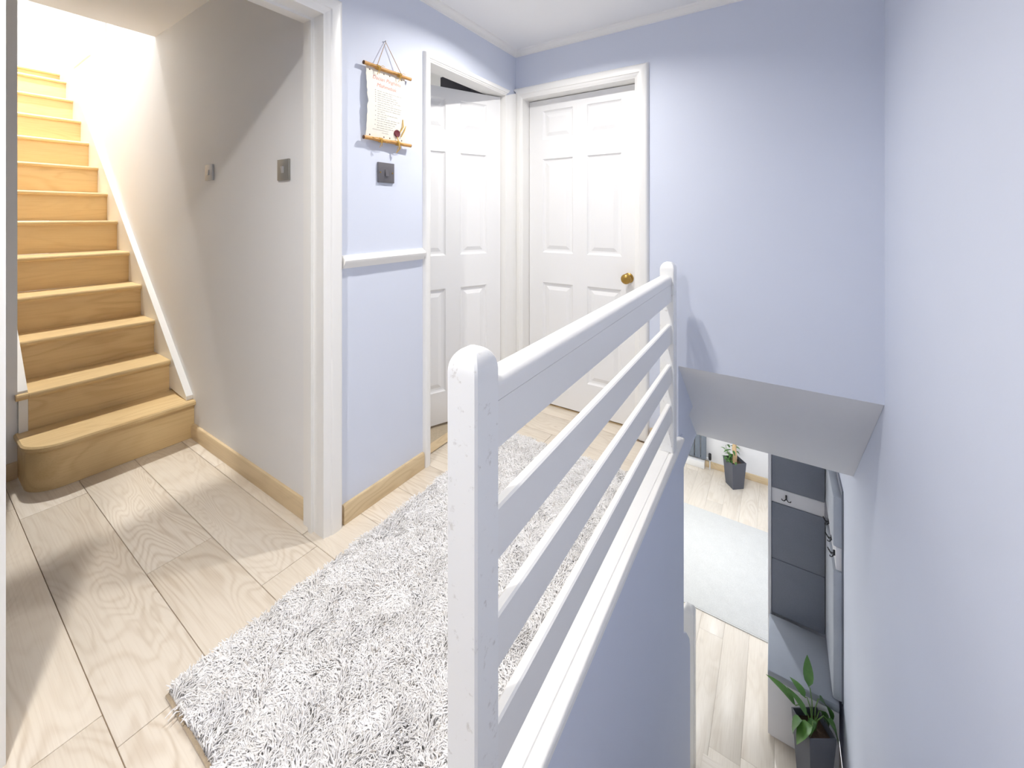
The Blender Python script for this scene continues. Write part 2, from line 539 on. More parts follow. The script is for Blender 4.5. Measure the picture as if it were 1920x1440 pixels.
cove = [(0, 0), (0.034, 0), (0.031, -0.008), (0.02, -0.014), (0.012, -0.024), (0.010, -0.034), (0, -0.036)]
struct(MB().prism([(LW + p[0], HC + p[1]) for p in cove], 'y', BACK, FW).build('trim_1', M['gloss']))
struct(MB().prism([(FW - p[0], HC + p[1]) for p in cove], 'x', LW, RW).build('trim_2', M['gloss']))
struct(MB().prism([(RW - p[0], HC + p[1]) for p in cove], 'y', BACK, FW).build('trim_3', M['gloss']))
dado = [(0, 1.020), (0.012, 1.020), (0.015, 1.030), (0.024, 1.040), (0.026, 1.052), (0.020, 1.062), (0.010, 1.066), (0.008, 1.072), (0, 1.072)]
struct(MB().prism([(LW + p[0], p[1]) for p in dado], 'y', 0.988, 1.428).build('trim_4', M['gloss']))

# ------------------------------------------------------------------ architraves and doors
ARCH = [(0.0, 0.0), (0.0, 0.010), (0.010, 0.012), (0.016, 0.016), (0.026, 0.017), (0.030, 0.021), (0.062, 0.022), (0.070, 0.020), (0.076, 0.014), (0.080, 0.0)]


def architrave(parent, place, a0, a1, top, base=0.0, w=1.0, sides=(True, True), clip_hi=None):
    """place(a, out, z) -> point; a0<a1 opening along the wall, moulding outside it"""
    def seg(name, f0, f1):
        mb = MB()
        mb.rings([[place(*f0(d * w, t)) for d, t in ARCH], [place(*f1(d * w, t)) for d, t in ARCH]])
        return mb.build(name, M['gloss'], parent)
    if sides[0]: seg('side_moulding', lambda d, t: (a0 - d, t, base), lambda d, t: (a0 - d, t, top + d))
    if sides[1]: seg('side_moulding', lambda d, t: (a1 + d, t, base), lambda d, t: (a1 + d, t, top + d))
    seg('head_moulding', lambda d, t: (a0 - d, t, top + d), lambda d, t: (a1 + d, t, top + d))


# open doorway to the stair lobby
t5 = struct(empty('trim_5', (LW, 0.53, 0)))


def place_left(par):
    o = Vector(par.location)
    return lambda a, out, z: (LW + out - o.x, a - o.y, z - o.z)


architrave(t5, place_left(t5), 0.143, 0.905, 2.0)
m = MB().box(-0.128, 0.0, 0.905 - 0.53, 0.9295 - 0.53, 0, 2.0)
m.build('jamb_lining', M['gloss'], t5)
MB().box(-0.128, 0.0, 0.1352 - 0.53, 0.143 - 0.53, 0, 2.0).build('jamb_lining', M['gloss'], t5)
MB().box(-0.128, 0.0, 0.135 - 0.53, 0.9295 - 0.53, 2.0, 2.02).build('head_lining', M['gloss'], t5)
MB().box(-0.075, -0.055, 0.893 - 0.53, 0.905 - 0.53, 0, 1.988).build('door_stop', M['gloss'], t5)
MB().box(-0.075, -0.055, 0.165 - 0.53, 0.905 - 0.53, 1.988, 2.0).build('door_stop', M['gloss'], t5)


def six_panel_door(parent, W, H, T, rows, stile=0.10, mull=0.095, name='door_leaf'):
    """leaf in local x 0..W, z 0..H, front face y=0 looking to -y, back y=T"""
    pw = (W - 2 * stile - mull) / 2
    xs = [0, stile, stile + pw, stile + pw + mull, W - stile, W]
    zs = [0] + [z for r in rows for z in r] + [H]
    mb = MB()
    holes = []
    for yy in (0.0, T):
        for i in range(5):
            for j in range(len(zs) - 1):
                if i in (1, 3) and j % 2 == 1:
                    if yy == 0.0: holes.append((xs[i], xs[i + 1], zs[j], zs[j + 1]))
                    continue
                mb.add([(xs[i], yy, zs[j]), (xs[i + 1], yy, zs[j]), (xs[i + 1], yy, zs[j + 1]), (xs[i], yy, zs[j + 1])], [(0, 1, 2, 3)])
    for a, b, c, d in ((0, 0, 0, H), (W, W, 0, H)):
        mb.add([(a, 0, 0), (a, T, 0), (a, T, H), (a, 0, H)], [(0, 1, 2, 3)])
    for z in (0, H):
        mb.add([(0, 0, z), (W, 0, z), (W, T, z), (0, T, z)], [(0, 1, 2, 3)])
    leaf = mb.build(name, M['door'], parent)
    for (x0, x1, z0, z1) in holes:
        p = MB()
        def ring(ins, dep):
            return [(x0 + ins, dep, z0 + ins), (x1 - ins, dep, z0 + ins), (x1 - ins, dep, z1 - ins), (x0 + ins, dep, z1 - ins)]
        fr = [ring(0, 0), ring(0.005, 0.006), ring(0.012, 0.0095), ring(0.020, 0.0105), ring(0.024, 0.0105), ring(0.046, 0.003)]
        bk = [ring(0.046, T - 0.003), ring(0.024, T - 0.0105), ring(0.012, T - 0.0095), ring(0, T)]
        p.rings(fr + bk[:0])
        p.f = [fc for fc in p.f if not (len(fc) == 4 and fc == (3, 2, 1, 0))]
        q = MB(); q.rings(bk)
        q.f = q.f[:-1]
        p.add(q.v, q.f)
        p.build('panel', M['door'], leaf, smooth=12)
    return leaf


PR = [(0.185, 0.785), (0.98, 1.59), (1.716, 1.905)]


def knob(parent, x, z, y0=0.0, s=-1):
    """brass knob on the face y0, standing out along s*y"""
    r = MB().lathe([(0.0, 0.0), (0.029, 0.0), (0.030, 0.003), (0.026, 0.006), (0.016, 0.008), (0.0, 0.0081)], (x, y0, z), (0, s, 0), 24).build('knob_rose', M['brass'], parent)
    MB().lathe([(0.0, 0.0082), (0.011, 0.0082), (0.010, 0.022), (0.014, 0.028), (0.024, 0.034), (0.029, 0.044), (0.029, 0.054), (0.024, 0.063), (0.013, 0.068), (0.0, 0.069)], (x, y0, z), (0, s, 0), 24).build('knob', M['brass'], parent)


# door_2: closed door in the far wall
d2 = struct(empty('door_2', (-1.40, FW, 0)))
d2o = Vector(d2.location)
architrave(d2, lambda a, out, z: (a - d2o.x, -out, z), -1.40, -0.668, 1.995, w=0.95, sides=(False, True))
# the left leg is cut narrow where it meets the corner
m = MB().rings([[(-0.0 - d * 0.66, -t, zz + (d * 0.95 if zz > 1 else 0)) for d, t in ARCH] for zz in (0.0, 1.995)])
m.build('side_moulding', M['gloss'], d2)
for nm, a in (('jamb_lining', (-0.019, 0.0)), ('jamb_lining', (0.732, 0.749))):
    MB().box(a[0], a[1], 0.0, 0.119, 0, 1.995).build(nm, M['gloss'], d2)
MB().box(-0.019, 0.749, 0.0, 0.119, 1.995, 2.0195).build('head_lining', M['gloss'], d2)
leaf2 = empty('leaf_frame', (0.003, 0.075, 0.012)); leaf2.parent = d2
lf = six_panel_door(d2, 0.726, 1.978, 0.04, PR)
lf.location = (0.003, 0.075, 0.012)
bpy.data.objects.remove(leaf2)
knob(lf, 0.726 - 0.058, 0.858)
MB().box(0.0, 0.732, 0.076, 0.118, 0.0005, 0.003).build('threshold', M['oak_skirt_x'], d2)

# door_1: ajar door in the left wall, opening into the room behind
d1 = struct(empty('door_1', (LW, 2.14, 0)))
architrave(d1, place_left(d1), 1.475, 2.14, 1.995, sides=(True, False), w=0.55)
m = MB().rings([[(t, d * 1.6, zz + (d * 0.55 if zz > 1 else 0)) for d, t in ARCH] for zz in (0.0, 1.995)])
m.build('side_moulding', M['gloss'], d1)
MB().box(-0.086, 0.0, 1.456 - 2.14, 1.475 - 2.14, 0, 1.995).build('jamb_lining', M['gloss'], d1)
MB().box(-0.086, 0.0, 0.0, 0.0195, 0, 1.995).build('jamb_lining', M['gloss'], d1)
MB().box(-0.086, 0.0, 1.456 - 2.14, 0.0195, 1.995, 2.0195).build('head_lining', M['gloss'], d1)
MB().prism([(-0.105, 0.0045), (-0.045, 0.0045), (-0.05, 0.012), (-0.10, 0.012)], 'y', 1.476 - 2.14, -0.001).build('threshold_strip', M['oak_skirt_y'], d1)
l1 = six_panel_door(d1, 0.655, 1.968, 0.038, PR)
ang = math.radians(24)
# local x runs from the free edge to the hinge; local -y faces the landing
ux = Vector((math.sin(ang), math.cos(ang), 0)); uy = Vector((-math.cos(ang), math.sin(ang), 0))
hinge = Vector((-0.026, -0.006, 0.018))
o1 = hinge - ux * 0.655
l1.matrix_basis = Matrix(((ux.x, uy.x, 0, o1.x), (ux.y, uy.y, 0, o1.y), (0, 0, 1, 0.018), (0, 0, 0, 1)))
knob(l1, 0.058, 0.86)

# white door on the upper landing
d3 = struct(empty('door_3', (-7.9, 1.55, Z2 - 0.02)))
architrave(d3, lambda a, out, z: (out, a, z), -0.12, 0.12, 2.02)
MB().box(-0.09, -0.05, -0.12, 0.12, 0.01, 2.02).build('door_leaf', M['door'], d3)
MB().box(-0.09, 0, -0.1395, -0.12, 0, 2.04).build('jamb_lining', M['gloss'], d3)
MB().box(-0.09, 0, 0.12, 0.1395, 0, 2.04).build('jamb_lining', M['gloss'], d3)

# dark wardrobe in the room behind the ajar door
w = thing('wardrobe', 'tall charcoal wardrobe in the room behind the ajar white door', 'wardrobe', (-1.88, 2.62, 0.004))
MB().box(-0.30, 0.30, -0.28, 0.30, 0, 2.30).build('body', M['charcoal'], w)
MB().box(-0.295, -0.002, -0.302, -0.281, 0.06, 2.29, 0.002).build('door', M['charcoal'], w)
MB().box(0.002, 0.295, -0.302, -0.281, 0.06, 2.29, 0.002).build('door', M['charcoal'], w)

# ------------------------------------------------------------------ upper staircase
NX = [-2.70, -2.965, -3.217, -3.459, -3.705, -3.966, -4.213, -4.469, -4.734, -4.988, -5.265, -5.524, -5.77]
NZ = [0.208, 0.39, 0.588, 0.783, 0.986, 1.196, 1.402, 1.615, 1.834, 2.046, 2.268, 2.481, 2.60]
st = thing('staircase', 'oak staircase between white walls, its lowest step rounded at one end', 'staircase', (-2.7, 0.63, 0))
so = Vector(st.location)
TH = 0.026


def nose(x_front, x_back, z):
    """tread section in (x,z): rounded front"""
    return [(x_back, z - TH), (x_front - 0.008, z - TH), (x_front - 0.002, z - TH + 0.006), (x_front, z - TH / 2), (x_front - 0.002, z - 0.006), (x_front - 0.008, z), (x_back, z)]


def loc_prism(poly, y0, y1, name, mat):
    mb = MB().prism([(p[0] - so.x, p[1]) for p in poly], 'y', y0 - so.y, y1 - so.y)
    return mb.build(name, M[mat], st)


for i in range(1, 13):
    xf, z = NX[i], NZ[i]
    xb = (NX[i + 1] if i < 12 else xf - 0.25) - 0.03
    y0 = 0.362
    if i == 1: y0 = 0.331
    loc_prism(nose(xf, xb + 0.005, z), 0.362, 0.898, 'tread', 'oak_stair_x')
    loc_prism([(xf - 0.022, NZ[i - 1] + 0.0005), (xf - 0.040, NZ[i - 1] + 0.0005), (xf - 0.040, z - TH - 0.0005), (xf - 0.022, z - TH - 0.0005)], 0.362, 0.898, 'riser', 'oak_stair_x')
# bullnose first step
def bull(xf, xb, yl, yr, r):
    pts = [(xb, yr), (xf, yr)]
    for k in range(13):
        a = k / 12 * PI / 2
        pts.append((xf - r + r * math.cos(a), yl + r - r * math.sin(a)))
    pts.append((xb, yl))
    return pts
def zslab(poly, z0, z1, name, mat, bev=0.0):
    P = [(p[0] - so.x, p[1] - so.y) for p in poly]
    return MB().prism(P, 'z', z0, z1)
p_out = bull(-2.70, -2.9985, 0.318, 0.929, 0.13)
p_mid = bull(-2.706, -2.9985, 0.324, 0.929, 0.126)
mb = MB()
mb.rings([[(x - so.x, y - so.y, z) for x, y in pl] for pl, z in ((p_mid, NZ[0] - TH), (p_out, NZ[0] - TH + 0.007), (p_out, NZ[0] - 0.007), (p_mid, NZ[0]))])
mb.build('tread', M['oak_stair_x'], st)
zslab(bull(-2.722, -2.9985, 0.3305, 0.929, 0.115), 0.001, NZ[0] - TH, 'riser', 'oak_stair_x').build('riser', M['oak_stair_x'], st)
# short return nosing of the second tread over the open string end
loc_prism(nose(-2.965, -2.999, NZ[1]), 0.322, 0.361, 'return_nosing', 'oak_stair_x')
loc_prism([(-2.985, NZ[0] + 0.0005), (-2.999, NZ[0] + 0.0005), (-2.999, NZ[1] - TH), (-2.985, NZ[1] - TH)], 0.332, 0.361, 'string_end', 'gloss')

def string(y0, y1, x_start, lift=0.0):
    zt = lambda x: 1.10 + lift + 0.862 * (-3.75 - x)
    zb = lambda x: zt(x) - 0.42
    poly = [(x_start, NZ[0] + 0.001), (x_start, zt(x_start)), (-5.75, zt(-5.75)), (-5.75, zb(-5.75)), (-3.25, max(zb(-3.25), NZ[0] + 0.001))]
    loc_prism(poly, y0, y1, 'stair_string', 'gloss')
string(0.8985, 0.9295, -2.742)
string(0.3305, 0.3615, -3.001, -0.055)

# timber ledge on the edge of the upper landing
tag(MB().box(-5.78, -4.88, SW + 0.001, SW + 0.075, Z2 - 0.0195, Z2 + 0.006, 0.004).build('landing_nosing', M['oak_skirt_x']),
    'narrow timber ledge along the top edge of the white stair wall', 'ledge')

# ------------------------------------------------------------------ lower staircase (mostly below the frame)
ls = thing('staircase', 'lower staircase of pale oak treads running down beside the blue wall to the hall', 'staircase', (-0.03, 1.5, ZL))
lo = Vector(ls.location)
for k in range(1, 13):
    z = ZL + 0.2 * k
    yf = 3.02 - 0.245 * (k - 1)
    pr = [(yf - 0.285, z - TH), (yf - 0.008, z - TH), (yf, z - TH / 2), (yf - 0.008, z), (yf - 0.285, z)]
    MB().prism([(p[0] - lo.y, p[1] - lo.z) for p in pr], 'x', -0.428 - lo.x, 0.369 - lo.x).build('tread', M['oak_floor'], ls)
    MB().box(-0.428 - lo.x, 0.369 - lo.x, yf - 0.04 - lo.y, yf - 0.024 - lo.y, z - 0.2 - lo.z + 0.0005, z - TH - lo.z).build('riser', M['gloss'], ls)  # pale treads, invented white risers: colours chosen to bounce light onto the soffit

# white newel at the foot of the lower flight
nw = thing('newel_post', 'white newel post at the foot of the lower stairs by the blue wall', 'newel post', (-0.503, 2.95, ZL))
def newel_rings(s, z0, zs, hd, dome=8, c=0.004):
    def sq(h, z):
        c2 = min(c, h * 0.3)
        return [(h, -h + c2, z), (h, h - c2, z), (h - c2, h, z), (-h + c2, h, z), (-h, h - c2, z), (-h, -h + c2, z), (-h + c2, -h, z), (h - c2, -h, z)]
    rr = [sq(s, z0), sq(s, zs)]
    for k in range(1, dome + 1):
        a = k / dome * math.radians(84)
        rr.append(sq(s * (0.12 + 0.88 * math.cos(a)), zs + hd * math.sin(a)))
    return rr
MB().rings(newel_rings(0.035, 0.0, 1.175, 0.035)).build('post', M['gloss'], nw)

# ------------------------------------------------------------------ landing banister
rl = thing('banister', 'white painted landing banister with three lower rails between square newel posts', 'banister', (-0.455, 1.3, 0.07))
ro = Vector(rl.location)
m, nt, b = new_mat('scuffed_white_paint')
tc = N(nt, 'ShaderNodeTexCoord')
n1 = N(nt, 'ShaderNodeTexNoise'); n1.inputs['Scale'].default_value = 38; n1.inputs['Detail'].default_value = 6; n1.inputs['Roughness'].default_value = 0.7
L(nt, tc.outputs['Object'], n1.inputs['Vector'])
mr = N(nt, 'ShaderNodeMapRange'); mr.inputs[1].default_value = 0.60; mr.inputs[2].default_value = 0.68
L(nt, n1.outputs[0], mr.inputs[0])
L(nt, mix_col(nt, math_node(nt, 'MULTIPLY', mr.outputs[0], 0.45), srgb(238, 238, 236), srgb(170, 162, 150)), b.inputs['Base Color'])
b.inputs['Roughness'].default_value = 0.35
bp = N(nt, 'ShaderNodeBump'); bp.inputs['Strength'].default_value = 0.12; bp.inputs['Distance'].default_value = 0.002
L(nt, n1.outputs[0], bp.inputs['Height']); L(nt, bp.outputs[0], b.inputs['Normal'])
M['scuffed'] = m

def local(mb, off):
    mb.v = [(p[0] - off.x, p[1] - off.y, p[2] - off.z) for p in mb.v]
    return mb

def post_at(cx, cy, zs, hd, s=0.0335):
    mb = MB().rings(newel_rings(s, 0.071, zs, hd, dome=10))
    mb.v = [(p[0] + cx, p[1] + cy, p[2]) for p in mb.v]
    return local(mb, ro).build('newel_post', M['scuffed'], rl, smooth=22)

NEAR = (-0.4535, 0.567); FAR = (-0.460, 2.125)
post_at(NEAR[0], NEAR[1], 0.957, 0.042)
post_at(FAR[0], FAR[1], 0.965, 0.038)
YA, YB = 0.601, 2.091
def rail(poly0, name, dx=-0.014):
    """section (x,z) swept between the posts, drifting dx sideways"""
    mb = MB().rings([[(p[0], YA, p[1]) for p in poly0], [(p[0] + dx, YB, p[1]) for p in poly0]])
    return local(mb, ro).build(name, M['gloss'], rl)
# rounded handrail with the fascia board below it
hr = []
xi, xo, zb, zt = -0.482, -0.4235, 0.897, 0.938
r = 0.018
for cx_, a0 in ((xo - r, 0), (xi + r, PI / 2)):
    for k in range(7):
        a = a0 + k / 6 * PI / 2
        hr.append((cx_ + r * math.cos(a), zt - r + r * math.sin(a)))
hr += [(xi, zb), (xo, zb)]
rail(hr, 'handrail')
rail([(-0.4245, 0.811), (-0.4245, 0.8955), (-0.446, 0.8955), (-0.446, 0.811)], 'fascia_board')
for zt_ in (0.700, 0.503, 0.309):
    h = 0.098
    c = 0.004
    x0, x1 = -0.4265, -0.4485
    rail([(x0, zt_ - h + c), (x0, zt_ - c), (x0 - c, zt_), (x1 + c, zt_), (x1, zt_ - c), (x1, zt_ - h + c), (x1 + c, zt_ - h), (x0 - c, zt_ - h)], 'rail')
# capping on the wall: flat board with a rounded outer bead
cap = [(-0.545, 0.0485), (-0.545, 0.070), (-0.452, 0.070), (-0.450, 0.066), (-0.446, 0.0665), (-0.440, 0.071), (-0.420, 0.071), (-0.413, 0.067), (-0.411, 0.060), (-0.413, 0.053), (-0.420, 0.0485)]
mb = MB().prism(cap, 'y', BACK + 1.45, FW - 0.001)
local(mb, ro).build('capping', M['gloss'], rl)

# ------------------------------------------------------------------ shaggy rug on the landing
m, nt, b = new_mat('shag_yarn')
at = N(nt, 'ShaderNodeAttribute'); at.attribute_name = 'tone'
sp = N(nt, 'ShaderNodeSeparateColor'); L(nt, at.outputs['Color'], sp.inputs[0])
c1 = mix_col(nt, sp.outputs[0], srgb(230, 228, 226), srgb(248, 247, 247))
L(nt, mix_col(nt, sp.outputs[1], c1, srgb(150, 132, 112)), b.inputs['Base Color'])
b.inputs['Roughness'].default_value = 0.9
M['yarn'] = m
M['backing'] = fabric('rug_backing', srgb(176, 158, 132), 300)
M['backing_grey'] = fabric('rug_backing_pile', srgb(206, 203, 199), 300)

RX0, RX1, RY0, RY1 = -1.31, -0.575, 0.385, 1.905
rug = thing('shag_rug', 'shaggy off white rug lying on the landing floor beside the banister', 'rug', ((RX0 + RX1) / 2, (RY0 + RY1) / 2, 0.0))
rgo = Vector(rug.location)
local(MB().box(RX0, RX1, RY0, RY1, 0.0005, 0.007, 0.002), rgo).build('backing', M['backing'], rug)
local(MB().box(RX0 + 0.006, RX1 - 0.006, RY0 + 0.008, RY1 - 0.006, 0.0071, 0.012), rgo).build('pile_base', M['backing_grey'], rug)


def make_pile(n):
    x = rng.uniform(RX0 + 0.004, RX1 - 0.004, n); yv = rng.uniform(RY0 + 0.006, RY1 - 0.004, n)
    # clumps: direction and lean from smooth random fields
    def field(s, seed):
        r2 = np.random.default_rng(seed)
        f = np.zeros(n)
        for k in range(7):
            a = r2.uniform(0, 2 * np.pi); fr = s * r2.uniform(0.5, 1.6)
            f += np.sin((x * np.cos(a) + yv * np.sin(a)) * fr + r2.uniform(0, 6.28))
        return f / 2.2
    ang = 2.5 + 0.9 * field(22, 1) + 0.8 * field(60, 2) + rng.normal(0, 0.8, n)
    lean = np.clip(0.95 + 0.22 * field(45, 3) + rng.normal(0, 0.22, n), 0.2, 1.4)
    ln = rng.uniform(0.019, 0.031, n) * (1 + 0.12 * field(30, 4))
    wd = rng.uniform(0.0013, 0.0022, n)
    dx, dy = np.cos(ang), np.sin(ang)
    # keep the fringe near the rug
    px, py = -dy, dx
    K = 3
    segs = []
    for k in range(K):
        t = k / (K - 1)
        out = ln * np.sin(lean) * (t ** 1.25); up = ln * np.cos(lean) * t * (1.2 - 0.35 * t) + 0.010 + 0.006 * np.sin(t * 3.1)
        r = wd * (1.0, 1.1, 0.5)[k]
        cxp = x + dx * out; cyp = yv + dy * out; cz = up
        for q in range(3):
            a = 2 * np.pi * q / 3
            segs.append(np.stack([cxp + px * np.cos(a) * r, cyp + py * np.cos(a) * r, np.maximum(cz + np.sin(a) * r, 0.009)], 1))
    V = np.stack(segs, 1).reshape(-1, 3)          # n, K*3, 3
    V -= np.array([rgo.x, rgo.y, 0])
    quads = []
    for k in range(K - 1):
        for q in range(3):
            q2 = (q + 1) % 3
            quads.append([k * 3 + q, k * 3 + q2, (k + 1) * 3 + q2, (k + 1) * 3 + q])
    quads = np.array(quads)
    F = (np.arange(n)[:, None, None] * (K * 3) + quads[None]).reshape(-1, 4)
    me = bpy.data.meshes.new('pile')
    me.vertices.add(len(V)); me.vertices.foreach_set('co', V.astype(np.float32).ravel())
    me.loops.add(F.size); me.loops.foreach_set('vertex_index', F.astype(np.int32).ravel())
    me.polygons.add(len(F))
    me.polygons.foreach_set('loop_start', np.arange(0, F.size, 4, dtype=np.int32))
    me.polygons.foreach_set('use_smooth', np.ones(len(F), dtype=bool))
    me.update(calc_edges=True)
    tone = np.clip(0.55 + 0.2 * field(70, 5) + rng.normal(0, 0.28, n), 0, 1)
    brown = np.where(rng.uniform(0, 1, n) < 0.02, rng.uniform(0.2, 0.6, n), 0.0)
    C = np.stack([tone, brown, np.zeros(n), np.ones(n)], 1)
    C = np.repeat(C, K * 3, axis=0)
    ca = me.color_attributes.new('tone', 'FLOAT_COLOR', 'POINT')
    ca.data.foreach_set('color', C.astype(np.float32).ravel())
    me.materials.append(M['yarn'])
    o = bpy.data.objects.new('pile', me)
    COL.objects.link(o); o.parent = rug; o['kind'] = 'stuff'
    return o


make_pile(90000)


# ------------------------------------------------------------------ switches
def light_switch(label, loc, rz, plate_mat, w=0.088, h=0.088, screws=True, flip=False, rocker='steel'):
    """face looks along local -y"""
    t = thing('light_switch', label, 'switch', loc, rz)
    MB().box(-w / 2, w / 2, -0.009, -0.0005, -h / 2, h / 2, 0.0015).build('plate', M[plate_mat], t)
    a = 0.0065 if not flip else 0.0025
    c = 0.0025 if not flip else 0.0065
    # tilted rocker
    x0, x1, z0, z1 = -0.008, 0.008, -0.014, 0.014
    vs = [(x0, -0.0088, z0), (x1, -0.0088, z0), (x1, -0.0088, z1), (x0, -0.0088, z1), (x0, -0.009 - a, z0), (x1, -0.009 - a, z0), (x1, -0.009 - c, z1), (x0, -0.009 - c, z1)]
    MB().add(vs, [(0, 1, 2, 3), (4, 5, 6, 7), (0, 1, 5, 4), (1, 2, 6, 5), (2, 3, 7, 6), (3, 0, 4, 7)]).build('rocker', M[rocker], t)
    if screws:
        for s in (-1, 1):
            MB().lathe([(0, 0), (0.0035, 0), (0.003, 0.0015), (0, 0.0016)], (s * 0.033, -0.009, 0), (0, -1, 0), 12).build('screw', M['brass'], t)
    return t


light_switch('dark pewter switch plate with brass screws below the parchment scroll', (LW, 1.204, 1.421), -PI / 2 + PI, 'pewter', rocker='pewter')
light_switch('slim pale steel light switch on the white wall near the oak stairs', (-2.515, SW, 1.459), 0, 'steel', w=0.088, h=0.084, screws=False)
light_switch('brown steel light switch on the white wall near the doorway moulding', (-1.775, SW, 1.428), 0, 'bronze', w=0.092, h=0.090, screws=False, flip=True)

# ------------------------------------------------------------------ parchment scroll
M['parchment'] = paint('parchment', srgb(240, 236, 224), 0.8, var=0.05, bump=0.1, bscale=60)
M['bamboo'] = wood('rod_wood', srgb(204, 152, 84), srgb(140, 92, 44), 'y', ring=0.3, freq=10, rough=0.5, scale=4)
M['twine'] = plain('jute_twine', srgb(188, 158, 128), 0.9, var=0.2, scale=300)
M['raffia'] = plain('raffia', srgb(206, 168, 84), 0.8, var=0.2, scale=200)
M['wax'] = plain('sealing_wax', srgb(104, 34, 44), 0.45, var=0.15, scale=120, bump=0.3)
M['rod_end'] = plain('dark_rod_end', srgb(84, 56, 36), 0.8)
M['red_ink'] = plain('red_ink', srgb(218, 142, 130), 0.8)
M['grey_ink'] = plain('grey_ink', srgb(156, 152, 146), 0.8)
M['burnt'] = plain('burnt_edge', srgb(90, 70, 52), 0.9)

sc = thing('wall_scroll', 'parchment scroll with a wax seal hanging from twine on the blue wall', 'scroll', (LW, 1.205, 1.71))
# local frame: x out of the wall, y along it, z up (relative to centre)
PY0, PY1, PZ0, PZ1 = -0.112, 0.100, -0.150, 0.153
def bulge(z):
    t = (z - PZ0) / (PZ1 - PZ0)
    return 0.012 + 0.010 * math.sin(t * PI)
mb = MB()
nz, ny = 26, 10
edge_l = [random.uniform(-0.0025, 0.0025) for _ in range(nz + 1)]
edge_r = [random.uniform(-0.0025, 0.0025) for _ in range(nz + 1)]
edge_l[13] = 0.006; edge_l[14] = 0.004
vs = []
for side in (0, 1):
    for i in range(nz + 1):
        z = PZ0 + (PZ1 - PZ0) * i / nz
        for j in range(ny + 1):
            yy = (PY0 + edge_l[i]) * (1 - j / ny) + (PY1 + edge_r[i]) * (j / ny)
            vs.append((bulge(z) + side * 0.0008, yy, z))
fs = []
S = (nz + 1) * (ny + 1)
for i in range(nz):
    for j in range(ny):
        a = i * (ny + 1) + j
        fs.append((a, a + 1, a + ny + 2, a + ny + 1)); fs.append((S + a, S + a + ny + 1, S + a + ny + 2, S + a + 1))
ring = [j for j in range(ny + 1)] + [i * (ny + 1) + ny for i in range(1, nz + 1)] + [nz * (ny + 1) + j for j in range(ny - 1, -1, -1)] + [i * (ny + 1) for i in range(nz - 1, 0, -1)]
for a, b_ in zip(ring, ring[1:] + ring[:1]): fs.append((a, b_, S + b_, S + a))
mb.add(vs, fs)
sheet = mb.build('parchment', M['parchment'], sc)
for z, nm in ((0.158, 'rod'), (-0.152, 'rod')):
    rod = MB().tube([(0.0205, -0.128 + 0.256 * k / 6, z + 0.0012 * math.sin(k * 2.1)) for k in range(7)], [0.0082, 0.0078, 0.0084, 0.0078, 0.0082, 0.0076, 0.008], 12).build(nm, M['bamboo'], sc)
    MB().tube([(0.0205, -0.1295, z), (0.0205, -0.128, z)], 0.0083, 12).build('rod_end', M['rod_end'], rod)
    MB().tube([(0.0205, 0.128, z), (0.0205, 0.1295, z)], 0.0081, 12).build('rod_end', M['rod_end'], rod)
# hanging cord
top = (0.008, -0.005, 0.287)
MB().tube([(0.024, -0.062, 0.166), (0.018, -0.045, 0.202), (0.012, -0.022, 0.252), top, (0.012, 0.022, 0.246), (0.020, 0.064, 0.178), (0.024, 0.074, 0.162)], 0.0016, 6).build('hanging_cord', M['twine'], sc)
# raffia ties
def tie(yc, zc, side):
    mb = MB()
    for k in range(4):
        yk = yc - 0.008 + 0.005 * k
        mb.tube([(0.0205 + 0.0098 * math.cos(a), yk + 0.003 * math.sin(a * 0.5), zc + 0.0098 * math.sin(a)) for a in [2 * PI * q / 10 for q in range(11)]], 0.0012, 5)
    for k, (dy, dz) in enumerate(((-0.05, 0.004 * side), (0.034, -0.010 * side), (-0.006, -0.034), (0.004, -0.028))):
        mb.tube([(0.031, yc, zc), (0.034, yc + dy * 0.5, zc + dz * 0.5 + 0.004), (0.026, yc + dy, zc + dz)], 0.0012, 5)
    return mb.build('raffia_tie', M['raffia'], sc)
tie(-0.058, 0.158, -1); tie(0.058, 0.158, -1); tie(-0.045, -0.152, 1); tie(0.050, -0.152, 1)
for yy in (-0.094, -0.020, 0.012, 0.080):
    for zz in (0.140, -0.135):
        MB().lathe([(0, 0), (0.003, 0), (0.003, 0.0006), (0, 0.0007)], (bulge(zz) + 0.0008, yy, zz), (1, 0, 0), 10).build('punched_hole', M['burnt'], sheet)
# seal and loose raffia
sx = bulge(-0.112) + 0.001
MB().lathe([(0, 0), (0.0165, 0), (0.0172, 0.003), (0.0145, 0.005), (0.012, 0.0042), (0, 0.0042)], (sx, 0.050, -0.108), (1, 0, 0), 20).build('wax_seal', M['wax'], sc)
mb = MB()
mb.tube([(sx + 0.004, 0.066, -0.10), (sx + 0.010, 0.078, -0.075), (sx + 0.006, 0.080, -0.040)], [0.002, 0.003, 0.0018], 6)
mb.tube([(sx + 0.004, 0.072, -0.120), (sx + 0.010, 0.086, -0.090), (sx + 0.004, 0.100, -0.066)], [0.002, 0.0024, 0.0014], 6)
mb.tube([(sx + 0.003, 0.050, -0.124), (sx + 0.016, 0.046, -0.145), (sx + 0.018, 0.054, -0.175), (sx + 0.004, 0.044, -0.196)], [0.002, 0.003, 0.003, 0.0025], 6)
mb.build('seal_raffia', M['raffia'], sc)
